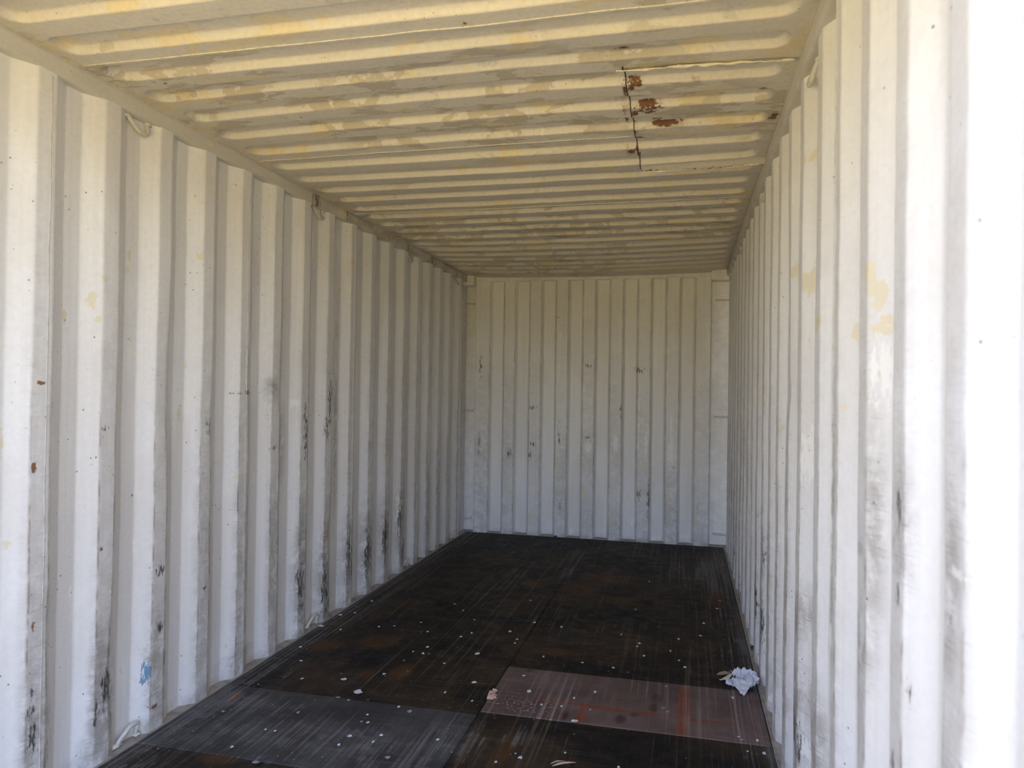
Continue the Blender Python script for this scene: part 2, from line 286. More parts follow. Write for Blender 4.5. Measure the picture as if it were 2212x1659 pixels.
def plywood(name, dark, worn, grey, grain_len=1.0, patch=False):
    """old container plywood: tar-dark film, scratched along and across, brown where the film is gone"""
    g = G(name)
    P = g.pos
    orr, dk, gr, rd = g.attr('marks')
    worn2 = tuple(min(1, 1.9*k+.02) for k in worn)
    gx = g.noise(g.vscale(P, (95, 1.3, 1)), 1, 4, .65)
    gy = g.noise(g.vscale(P, (1.6, 110, 1)), 1, 4, .65)
    cl = g.noise(P, 2.3, 6, .65)
    md = g.noise(P, 11, 6, .7)
    c = g.mix(g.step(cl, .40, .66), dark, worn)
    c = g.mix(g.mul(g.step(gy, .50, .68), .40), c, g.mix(md, dark, worn))
    c = g.mix(g.step(md, .50, .78, 0, .35), c, grey)
    c = g.mix(g.mul(marked(g, orr, md, .35, 1.0), .75), c, (.075, .036, .012) if not patch else (.13, .05, .03))
    gs = g.add(g.mul(g.noise(g.vscale(P, (70, .9, 1), (0, 0, .04)), 1, 4, .7), .65), g.mul(md, .35))
    c = g.mix(g.mul(marked(g, gr, gs, .22, 3.2), .8), c, (.17, .162, .158))
    c = g.mix(g.mul(marked(g, dk, md, .35, .7), .85), c, (.0065, .006, .0055) if not patch else (.060, .022, .020))
    if patch:
        c = g.mix(g.mul(marked(g, rd, md, .3, .7), .8), c, (.22, .055, .022))
        c = g.mix(g.mul(g.step(gx, .60, .75), .25), c, (.25, .19, .175))
        c = g.mix(g.mul(g.step(gy, .58, .75), .30), c, (.22, .16, .145))
    else:
        c = g.mix(g.mul(rd, g.step(gy, .35, .65, .5, 1)), c, (.12, .115, .11))
    # long scratches down the length, shorter ones across
    s1 = g.noise(g.vscale(P, (150, .75, 1), (0, 0, .05)), 1, 3, .6)
    s1g = g.step(g.noise(g.vscale(P, (2.5, 1.2, 1)), 1, 3), .46, .62)
    c = g.mix(g.mul(g.step(s1, .62, .69), g.mul(s1g, .8)), c, (.22, .16, .11))
    s2 = g.noise(g.vscale(P, (1.2, 170, 1), (0, 0, -.03)), 1, 3, .6)
    s2g = g.step(g.noise(P, 2.1, 2), .50, .62)
    c = g.mix(g.mul(g.step(s2, .63, .70), g.mul(s2g, .65)), c, (.19, .165, .14))
    s3 = g.noise(g.vscale(P, (210, 2.2, 1), (0, 0, -.10)), 1, 2, .5)
    c = g.mix(g.mul(g.step(s3, .73, .76), g.mul(g.step(cl, .42, .6), .7)), c, (.36, .32, .28))
    # broad drag marks
    s4 = g.noise(g.vscale(P, (48, .55, 1), (0, 0, .03)), 1, 5, .7)
    s4g = g.step(g.noise(g.vscale(P, (1.6, .8, 1)), 1, 3), .42, .60)
    c = g.mix(g.mul(g.step(s4, .52, .64), g.mul(s4g, .85)), c, worn2)
    s5 = g.noise(g.vscale(P, (.9, 62, 1), (0, 0, .02)), 1, 5, .7)
    c = g.mix(g.mul(g.step(s5, .56, .70), g.mul(g.step(g.noise(P, 1.4, 3), .42, .58), .6)), c, worn2)
    # grit
    d, vc = g.voro(P, 60)
    dots = g.mul(g.step(d, .04, .09, 1, 0), g.step(g.noise(P, 5, 3), .54, .64))
    c = g.mix(g.mul(dots, .5), c, (.30, .26, .22))
    h = g.add(g.mul(gx, .7), g.mul(md, .6))
    g.bump(h, .30, .003)
    return g.fin(c, g.step(md, .3, .7, .52, .74), .18)

def plain(name, col, var=.25, dirt=(.2, .16, .12), scale=30, rough=.55, spec=.3):
    g = G(name)
    n = g.noise(g.pos, scale, 5, .6)
    c = g.mix(g.step(n, .42, .72, 0, var), col, dirt)
    g.bump(n, .2, .0015)
    return g.fin(c, rough, spec)

M_LEFT = wall_paint('wall_paint', 'yz', (.86, .845, .83), (.90, .895, .89))
M_ROOF = roof_paint()
M_RAIL = rail_paint()
M_PLY = plywood('plywood_dark', (.0115, .0085, .0062), (.042, .027, .0155), (.075, .060, .047))
M_PLYG = plywood('plywood_grey', (.036, .034, .034), (.075, .072, .072), (.14, .135, .135))
M_PLYP = plywood('plywood_brown', (.100, .066, .058), (.165, .115, .104), (.23, .18, .17), patch=True)
M_ROD = plain('painted_rod', (.66, .64, .57), .35, (.33, .27, .2), 60)
M_WELD = plain('weld_paint', (.72, .69, .60), .35, (.25, .2, .14), 80)
M_LEDGE = plain('ledge_steel', (.37, .335, .30), .6, (.20, .14, .10), 22)
M_BEAD = plain('bead_paint', (.82, .77, .64), .45, (.36, .24, .12), 60)
M_SEAM = plain('seam_paint', (.66, .64, .60), .6, (.26, .19, .13), 26)
M_GAP = plain('dark_gap', (.05, .04, .03), .3, (.02, .015, .01), 40)
M_FLAKE = plain('flake_white', (.68, .70, .72), .3, (.45, .43, .4), 90)
M_FLAKEG = plain('flake_grey', (.33, .34, .33), .4, (.18, .17, .16), 90)
M_PAPER = plain('paper_white', (.66, .66, .71), .12, (.5, .5, .55), 25, .8, .1)
M_PAPER_IN = plain('paper_cream', (.68, .64, .54), .3, (.45, .4, .3), 25, .8, .1)
M_CARD = plain('card_brown', (.36, .27, .19), .4, (.2, .13, .08), 50, .8, .1)
M_SPLINT = plain('splinter_wood', (.46, .22, .11), .4, (.25, .12, .06), 70, .8, .1)
M_TORN = plain('torn_wood', (.55, .36, .27), .4, (.30, .17, .11), 90, .8, .1)
M_BLUE = plain('blue_plastic', (.04, .08, .20), .3, (.02, .03, .07), 40)
M_RED = plain('red_scrap', (.42, .10, .05), .3, (.25, .06, .03), 60)
M_BLACK = plain('black_wire', (.015, .015, .015), .2, (.03, .03, .03), 40)
M_STEEL = plain('dull_steel', (.16, .15, .14), .4, (.07, .06, .05), 60, .4, .5)

def ground_mat():
    g = G('dry_ground')
    n = g.noise(g.pos, .35, 5, .6)
    f = g.noise(g.pos, 9, 6, .7)
    c = g.mix(g.step(n, .38, .62), (.48, .37, .115), (.41, .335, .095))
    c = g.mix(g.step(f, .4, .7, 0, .5), c, (.54, .44, .19))
    g.bump(f, .6, .02)
    return g.fin(c, .95, .1)
M_GROUND = ground_mat()

# ------------------------------------------------------------------ mesh helpers
def link(o, parent=None):
    COL.objects.link(o)
    if parent is not None:
        o.parent = parent
    return o

def struct(o, label=None, cat=None):
    o['kind'] = 'structure'
    if label:
        o['label'] = label
    if cat:
        o['category'] = cat
    return o

def empty(name, loc=(0, 0, 0)):
    o = bpy.data.objects.new(name, None)
    o.empty_display_size = .1
    o.location = loc
    return link(o)

def tag(o, label, cat, group=None):
    o['label'] = label
    o['category'] = cat
    if group:
        o['group'] = group
    return o

def pydata(name, verts, faces, mat, parent=None, smooth=False):
    me = bpy.data.meshes.new(name)
    me.from_pydata([tuple(map(float, v)) for v in verts], [], faces)
    me.materials.append(mat)
    if smooth:
        me.polygons.foreach_set('use_smooth', [True]*len(me.polygons))
    me.update()
    return link(bpy.data.objects.new(name, me), parent)

def set_attr(me, name, arr):
    a = me.color_attributes.new(name, 'FLOAT_COLOR', 'POINT')
    a.data.foreach_set('color', np.ascontiguousarray(arr, dtype=np.float32).ravel())

def grid(name, P, mat, parent=None, m1=None, m2=None, keep=None, smooth=True, flip=False):
    """P: (nu,nv,3) array of points -> quad mesh with mask attributes"""
    nu, nv = P.shape[:2]
    idx = np.arange(nu*nv).reshape(nu, nv)
    q = np.stack([idx[:-1, :-1], idx[1:, :-1], idx[1:, 1:], idx[:-1, 1:]], -1)
    q = q[keep] if keep is not None else q.reshape(-1, 4)
    if flip:
        q = q[:, ::-1]
    V = P.reshape(-1, 3)
    A = [a.reshape(-1, 4) if a is not None else None for a in (m1, m2)]
    used = np.unique(q)
    if len(used) < len(V):
        remap = np.full(len(V), -1)
        remap[used] = np.arange(len(used))
        q = remap[q]
        V = V[used]
        A = [a[used] if a is not None else None for a in A]
    me = bpy.data.meshes.new(name)
    me.vertices.add(len(V))
    me.vertices.foreach_set('co', np.ascontiguousarray(V, dtype=np.float32).ravel())
    me.loops.add(len(q)*4)
    me.loops.foreach_set('vertex_index', np.ascontiguousarray(q, dtype=np.int32).ravel())
    me.polygons.add(len(q))
    me.polygons.foreach_set('loop_start', np.arange(0, len(q)*4, 4, dtype=np.int32))
    me.polygons.foreach_set('loop_total', np.full(len(q), 4, dtype=np.int32))
    me.update(calc_edges=True)
    if smooth:
        me.polygons.foreach_set('use_smooth', np.ones(len(q), dtype=bool))
    me.materials.append(mat)
    for nm, a in zip(('marks', 'marks2'), A):
        if a is not None:
            set_attr(me, nm, a)
    me.update()
    return link(bpy.data.objects.new(name, me), parent)

def spots(A, B, lst, hard=1.35):
    """ellipse masks (a, b, ra, rb) evaluated over coordinate arrays"""
    m = np.zeros(np.broadcast(A, B).shape)
    for a, b, ra, rb in lst:
        ra = max(ra, .004)
        rb = max(rb, .004)
        d = np.sqrt(((A-a)/ra)**2 + ((B-b)/rb)**2)
        m = np.maximum(m, np.clip(hard-d*.75, 0, 1))
    return m

def vnoise(x, y, s, seed=0):
    """cheap smooth 2-D value noise in numpy"""
    r = np.random.default_rng(seed)
    T = r.random((64, 64))
    x = x*s + 100.3
    y = y*s + 57.7
    xi, yi = np.floor(x).astype(int), np.floor(y).astype(int)
    fx, fy = x-xi, y-yi
    fx, fy = fx*fx*(3-2*fx), fy*fy*(3-2*fy)
    g = lambda i, j: T[i % 64, j % 64]
    return (g(xi, yi)*(1-fx)*(1-fy) + g(xi+1, yi)*fx*(1-fy) + g(xi, yi+1)*(1-fx)*fy + g(xi+1, yi+1)*fx*fy) - .5

def tube(name, pts, r, mat, parent=None, n=10, radii=None, sub=4):
    """round bar along a smoothed path, capped"""
    P = [Vector(p) for p in pts]
    path, rad = [], []
    for i in range(len(P)-1):
        p0, p1, p2, p3 = P[max(i-1, 0)], P[i], P[i+1], P[min(i+2, len(P)-1)]
        for k in range(sub):
            t = k/sub
            path.append(.5*((2*p1)+(p2-p0)*t+(2*p0-5*p1+4*p2-p3)*t*t+(3*p1-p0-3*p2+p3)*t**3))
            rad.append(r if radii is None else radii[i]*(1-t)+radii[i+1]*t)
    path.append(P[-1])
    rad.append(r if radii is None else radii[-1])
    vs, fs = [], []
    up = Vector((.13, .21, .97)).normalized()
    for i, c in enumerate(path):
        t = (path[min(i+1, len(path)-1)]-path[max(i-1, 0)]).normalized()
        a = (up-t*up.dot(t)).normalized()
        up = a
        b = t.cross(a)
        for j in range(n):
            th = 2*math.pi*j/n
            vs.append(c+(a*math.cos(th)+b*math.sin(th))*rad[i])
    m = len(path)
    for i in range(m-1):
        for j in range(n):
            k = (j+1) % n
            fs.append((i*n+j, i*n+k, (i+1)*n+k, (i+1)*n+j))
    fs.append(tuple(range(n))[::-1])
    fs.append(tuple(range((m-1)*n, m*n)))
    return pydata(name, vs, fs, mat, parent, True)

def blob(name, c, r, mat, parent=None, seed=0, nu=8, nv=6):
    """lumpy weld bead"""
    rg = random.Random(seed)
    vs, fs = [], []
    for i in range(nv+1):
        ph = math.pi*i/nv
        for j in range(nu):
            th = 2*math.pi*j/nu
            k = 1+rg.uniform(-.28, .28)
            vs.append((c[0]+r[0]*k*math.sin(ph)*math.cos(th), c[1]+r[1]*k*math.sin(ph)*math.sin(th), c[2]+r[2]*k*math.cos(ph)))
    for i in range(nv):
        for j in range(nu):
            k = (j+1) % nu
            fs.append((i*nu+j, (i+1)*nu+j, (i+1)*nu+k, i*nu+k))
    return pydata(name, vs, fs, mat, parent, True)

def extrude_profile(name, prof, axis, a, b, mat, parent=None, smooth=False, nseg=1, jit=0.0, seed=0):
    """closed 2-D profile swept along an axis ('x' or 'y' or 'z') from a to b"""
    n = len(prof)
    vs, fs = [], []
    rg = random.Random(seed)
    for i in range(nseg+1):
        t = a+(b-a)*i/nseg
        for (p, q) in prof:
            j1, j2 = rg.uniform(-jit, jit), rg.uniform(-jit, jit)
            vs.append({'y': (p+j1, t, q+j2), 'x': (t, p+j1, q+j2), 'z': (p+j1, q+j2, t)}[axis])
    for i in range(nseg):
        for j in range(n):
            k = (j+1) % n
            fs.append((i*n+j, i*n+k, (i+1)*n+k, (i+1)*n+j))
    fs.append(tuple(range(n))[::-1])
    fs.append(tuple(range(nseg*n, (nseg+1)*n)))
    return pydata(name, vs, fs, mat, parent, smooth)

def rect_prof(p0, p1, q0, q1, c=.004):
    return [(p0+c, q0), (p1-c, q0), (p1, q0+c), (p1, q1-c), (p1-c, q1), (p0+c, q1), (p0, q1-c), (p0, q0+c)]

def rounded_slab(name, x0, x1, y0, y1, z0, z1, mat, parent=None, c=.003):
    """box with chamfered edges"""
    bm = bmesh.new()
    bmesh.ops.create_cube(bm, size=1)
    for v in bm.verts:
        v.co = Vector(((x0+x1)/2+v.co.x*(x1-x0), (y0+y1)/2+v.co.y*(y1-y0), (z0+z1)/2+v.co.z*(z1-z0)))
    bmesh.ops.bevel(bm, geom=list(bm.edges), offset=c, segments=2, affect='EDGES')
    me = bpy.data.meshes.new(name)
    bm.to_mesh(me)
    bm.free()
    me.materials.append(mat)
    return link(bpy.data.objects.new(name, me), parent)

# ------------------------------------------------------------------ dimensions
PITCH, DEP = 0.278, 0.036
L_IN, R_IN = 0.0, 2.365            # planes of the crests of the two side walls
W_WOOD = 2.352                     # right edge of the wooden floor
Z_RB, Z_RT = 2.3607, 2.4253        # top side rail: lower and upper edge
Y_END = 5.955                      # crests of the end wall
Y_DOOR = 0.03

def trapezoid(s, ends, wid=.0705, slope=.068):
    """0 on the crest (towards the room), 1 in the trough; ends = far edge of each crest"""
    o = np.ones_like(s)
    for e in ends:
        d = np.maximum(np.maximum((e-wid)-s, s-e), 0)
        o = np.minimum(o, np.clip(d/slope, 0, 1))
    return o

def smooth_profile(f, s, r=.005):
    return sum(f(s+k*r) for k in (-1, -.6, -.2, .2, .6, 1))/6

def s_samples(a, b, ends, wid=.0705, slope=.068):
    pts = [a, b]
    for e in ends:
        for c in (e-wid-slope, e-wid, e, e+slope):
            pts += [c-.008, c-.004, c-.0015, c+.0015, c+.004, c+.008]
    pts += list(np.arange(a, b, .0125))
    pts = np.array(sorted(p for p in pts if a <= p <= b))
    keep = [pts[0]]
    for p in pts[1:]:
        if p-keep[-1] > .0019:
            keep.append(p)
    keep[-1] = b
    return np.array(keep)

def side_wall(name, side, ends, seams, y1, marks, dents, x_plane):
    """one long wall: pressed sheets welded edge to edge"""
    root = struct(empty(name))
    z = np.concatenate([np.arange(-.02, 2.395, .0125), [2.395]])
    cuts = [Y_DOOR]+seams+[y1]
    for i in range(len(cuts)-1):
        a, b = cuts[i], cuts[i+1]+(.010 if i < len(cuts)-2 else 0)
        s = s_samples(a, b, ends)
        S, Z = np.meshgrid(s, z, indexing='ij')
        # crests of old sheets are never quite straight
        wob = .004*vnoise(Z*1.0, np.floor(S/PITCH+.2)*7.7, 2.0, 3) + .0035*vnoise(S, Z, 6.0, 4)
        for dy, dz, ry, rz, amp_s, amp_n in dents:
            gq = np.exp(-(((S-dy)/ry)**2+((Z-dz)/rz)**2))
            wob = wob+amp_s*gq
        o = smooth_profile(lambda q: trapezoid(q, ends), S+wob)
        off = DEP*o + .0030*vnoise(S, Z, 3.0, 5) + .0015*vnoise(S, Z, 11.0, 6)
        for dy, dz, ry, rz, amp_s, amp_n in dents:
            off = off+amp_n*np.exp(-(((S-dy)/ry)**2+((Z-dz)/rz)**2))
        # lip where the next sheet is lapped on
        off = off-.0012*np.clip((S-(b-.0110))/.001, 0, 1)*(i < len(cuts)-2)+.0006*np.clip(1-(S-a)/.012, 0, 1)*(i > 0)
        X = x_plane-off if side < 0 else x_plane+off
        crest = np.clip(1-o*2.2, 0, 1)
        m1 = np.zeros(S.shape+(4,))
        m2 = np.zeros(S.shape+(4,))
        m1[..., 0] = .60*spots(S, Z, marks['sc'], 1.2)*np.clip(crest+.35, 0, 1)
        m1[..., 1] = spots(S, Z, marks['ru'])
        m1[..., 2] = .72*spots(S, Z, marks['cr'])
        low = np.clip((1.9-Z)/1.4, 0, 1)
        floorband = np.clip((.07-Z)/.07, 0, 1)
        m1[..., 3] = np.clip(crest*(.12+.62*low)*(.75+.9*vnoise(S, Z, 2.2, 9)) + .9*spots(S, Z, marks['dt']) + .8*floorband, 0, 1)
        m2[..., 0] = .62*spots(S, Z, marks['bl'])
        m2[..., 1] = .70*spots(S, Z, marks['wh'])
        # bare line along the two edges of every crest
        e = np.zeros_like(S)
        for k in ends:
            for q in (k, k-.0705):
                e = np.maximum(e, np.clip(1-np.abs(S+wob-q)/.0055, 0, 1))
        m2[..., 2] = e*np.clip((1.55-Z)/.6, 0, 1)
        grid('wall_panel', np.stack([X, S, Z], -1), M_LEFT, root, m1, m2, flip=side < 0)
        if i < len(cuts)-2:
            xi = x_plane+(.0008 if side < 0 else -.0008)
            sg = -1 if side < 0 else 1
            tube('seam_weld', [(xi+sg*(float(.0030*vnoise(np.array([cuts[i+1]+.01]), np.array([zz]), 3.0, 5)[0]+.0015*vnoise(np.array([cuts[i+1]+.01]), np.array([zz]), 11.0, 6)[0])), cuts[i+1]+.010+.0008*math.sin(zz*17), zz) for zz in np.arange(.01, 2.36, .03)], .0016, M_SEAM, root, 6, None, 2)
    return root

# ------------------------------------------------------------------ the side walls
devL = {0: .0, 1: -.002, 2: -.004, 3: -.009, 4: -.014, 5: -.018, 6: -.011, 7: -.010, 8: .003, 9: .020, 10: .026, 11: .028, 12: .034, 13: .016, 14: -.010, 15: -.027}
endsL = [1.2812+k*PITCH+devL.get(k, 0) for k in range(-5, 16)] + [5.70]
seamsL = [1.2812+k*PITCH+devL.get(k, 0)-.030 for k in (-4, 0, 4, 8, 12)]
devR = {-4: .007, -3: -.004, -2: -.018, -1: -.008, 0: -.045, 1: .006, 2: .0}
endsR = [1.570+k*PITCH+devR.get(k, 0) for k in range(-6, 15)] + [5.75]
seamsR = [1.570+k*PITCH+devR.get(k, 0)-.030 for k in (-5, -1, 3, 7, 11)]
dentsL = [(1.845, 1.38, .05, .28, .010, .004), (2.38, 1.42, .05, .10, .008, .003), (2.42, 1.95, .04, .22, .012, -.006),
          (2.67, 1.30, .05, .12, .009, .003), (2.12, 1.25, .04, .3, .008, .0), (4.37, .35, .03, .18, -.018, .002),
          (4.05, .35, .04, .20, .012, .006), (3.22, .42, .04, .20, .010, .004), (1.56, .35, .05, .2, .010, .004)]
dentsR = [(.62, 1.93, .06, .16, -.012, .004), (2.12, 1.55, .06, .35, -.02, .010), (2.03, 1.36, .08, .06, .0, .008),
          (1.02, .5, .07, .4, .012, .006), (2.5, .35, .06, .2, .012, .008), (1.57, .18, .05, .15, .015, .008),
          (3.5, .6, .05, .3, .015, .006), (4.3, .9, .05, .3, .012, .004)]
side_wall('wall_left', -1, endsL, seamsL, 5.69, dict(sc=L_SC, ru=L_RU, cr=L_CR, dt=L_DT, bl=L_BL, wh=L_WH), dentsL, L_IN)
side_wall('wall_right', 1, endsR, seamsR, 5.75, dict(sc=R_SC, ru=[], cr=R_CR, dt=R_DT, bl=[], wh=R_WH), dentsR, R_IN)

# ------------------------------------------------------------------ end wall
def end_wall():
    root = struct(empty('wall_back'))
    crests = [(.066, .203)] + [(.343+.2503*k, .447+.2512*k) for k in range(7)] + [(2.095, 2.222)]
    z = np.concatenate([np.arange(-.02, 2.38, .016), [2.38]])
    cuts = [.066, .133, 2.158, 2.222]
    for i in range(3):
        a, b = cuts[i], cuts[i+1]+(.008 if i < 2 else 0)
        pts = [a, b]+list(np.arange(a, b, .015))
        for c0, c1 in crests:
            for c in (c0-.020, c0, c1, c1+.020):
                pts += [c-.005, c-.002, c+.002, c+.005]
        pts = np.array(sorted(p for p in pts if a <= p <= b))
        kp = [pts[0]]
        for p in pts[1:]:
            if p-kp[-1] > .0019:
                kp.append(p)
        kp[-1] = b
        S, Z = np.meshgrid(np.array(kp), z, indexing='ij')
        def prof(q):
            o = np.ones_like(q)
            for c0, c1 in crests:
                d = np.maximum(np.maximum(c0-q, q-c1), 0)
                o = np.minimum(o, np.clip(d/.020, 0, 1))
            return o
        wob = .003*vnoise(Z, np.floor(S/.125)*5.1, 2.2, 13)
        o = smooth_profile(prof, S+wob, .003)
        Y = Y_END+.045*o+.003*vnoise(S, Z, 3, 15)-.0012*np.clip((S-(b-.009))/.001, 0, 1)*(i < 2)
        crest = 1-o
        m1 = np.zeros(S.shape+(4,))
        m2 = np.zeros(S.shape+(4,))
        m1[..., 0] = .58*spots(S, Z, B_SC, 1.2)
        m1[..., 1] = .62*spots(S, Z, [(a_, b_, r_*.5, q_*.6) for a_, b_, r_, q_ in B_RU])
        m1[..., 2] = spots(S, Z, [(.62+.25*k, .18+.25*((k*5) % 3), .01, .05) for k in range(7)])
        m1[..., 3] = np.clip(crest*(.10+.35*np.clip((1.7-Z)/1.2, 0, 1))*(.8+1.2*vnoise(S, Z, 3, 19))+.7*np.clip((.05-Z)/.06, 0, 1), 0, 1)
        m2[..., 1] = .72*spots(S, Z, B_WH)
        e = np.zeros_like(S)
        for c0, c1 in crests:
            for q in (c0, c1):
                e = np.maximum(e, np.clip(1-np.abs(S+wob-q)/.006, 0, 1))
        m2[..., 2] = e*.65
        grid('wall_panel', np.stack([S, Y, Z], -1), M_LEFT, root, m1, m2)
    return root
wb = end_wall()

def framed(o, seed=0, dirt=.25, rust=0.):
    """uniform mask attributes for the welded frame members"""
    me = o.data
    n = len(me.vertices)
    a = np.zeros((n, 4))
    a[:, 3] = dirt
    a[:, 1] = rust
    set_attr(me, 'marks', a)
    set_attr(me, 'marks2', np.zeros((n, 4)))
    return o

# corner posts (plain faces set back from the sheet), header and the corner castings
for nm, x0, x1 in (('corner_post', -.075, .064), ('corner_post', 2.224, 2.44)):
    framed(rounded_slab(nm, x0, x1, 6.000, 6.09, -.03, 2.46, M_LEFT, wb, .004))
framed(rounded_slab('corner_post_side', -.075, -.040, 5.66, 6.01, -.03, 2.40, M_LEFT, wb, .003))
framed(rounded_slab('corner_post_side', 2.392, 2.44, 5.70, 6.01, -.03, 2.40, M_LEFT, wb, .003))
framed(rounded_slab('panel_flange', .064, .074, 5.957, 6.08, -.03, 2.44, M_LEFT, wb, .002))
framed(rounded_slab('panel_flange', 2.214, 2.224, 5.957, 6.08, -.03, 2.44, M_LEFT, wb, .002))
framed(rounded_slab('weld_strip', -.050, .002, 5.686, 5.698, 0, 2.37, M_LEFT, wb, .002))
framed(rounded_slab('header_beam', .066, 2.222, 5.948, 6.06, 2.372, 2.47, M_LEFT, wb, .005))
framed(rounded_slab('corner_casting', -.075, .066, 5.862, 6.05, 2.328, 2.46, M_LEFT, wb, .008))
framed(rounded_slab('corner_casting', 2.222, 2.44, 5.862, 6.05, 2.334, 2.46, M_LEFT, wb, .008))

# ------------------------------------------------------------------ ceiling: pressed roof sheets
GP = .209                                   # groove pitch
G0 = 1.500-.0605                            # centre of the groove just behind the first seam in view
SAG_Y = [0, .9, 1.30, 1.50, 1.71, 1.92, 2.13, 2.34, 2.55, 2.75, 2.96, 3.17, 3.38, 3.8, 4.01, 4.22, 4.43, 4.64, 4.84, 5.26, 5.9]
SAG_Z = [0, -.004, -.006, -.003, .017, .020, .017, .008, -.006, -.014, -.009, -.005, -.005, -.007, -.009, -.014, -.02, -.025, -.027, -.03, -.028]

def roof_z(X, Y):
    k = np.round((Y-G0)/GP)
    yc = G0+k*GP
    ok = (yc > .1) & (yc < 5.75)
    # rounded-rectangle distance of the groove outline
    hx, hy, rad = 1.128, .0605, .052
    cx = 1.176
    wv = .004*vnoise(X*1.5, k*3.3, 1.0, 31)
    qx = np.abs(X-cx)-(hx-rad)
    qy = np.abs(Y-yc+wv)-(hy-rad)
    sd = np.sqrt(np.maximum(qx, 0)**2+np.maximum(qy, 0)**2)+np.minimum(np.maximum(qx, qy), 0)-rad
    t = np.clip(-sd/.0170+.06, 0, 1)
    t = t*t*(3-2*t)
    edge = np.clip(np.sin(np.pi*np.clip(X/2.352, 0, 1)), 0, 1)**.5
    sag = np.interp(Y, SAG_Y, SAG_Z)*edge
    return Z_RT+.001+.025*t*ok+sag+.0035*vnoise(X, Y, 3.2, 33)*edge+.0018*vnoise(X, Y, 9, 34)*edge, t*ok

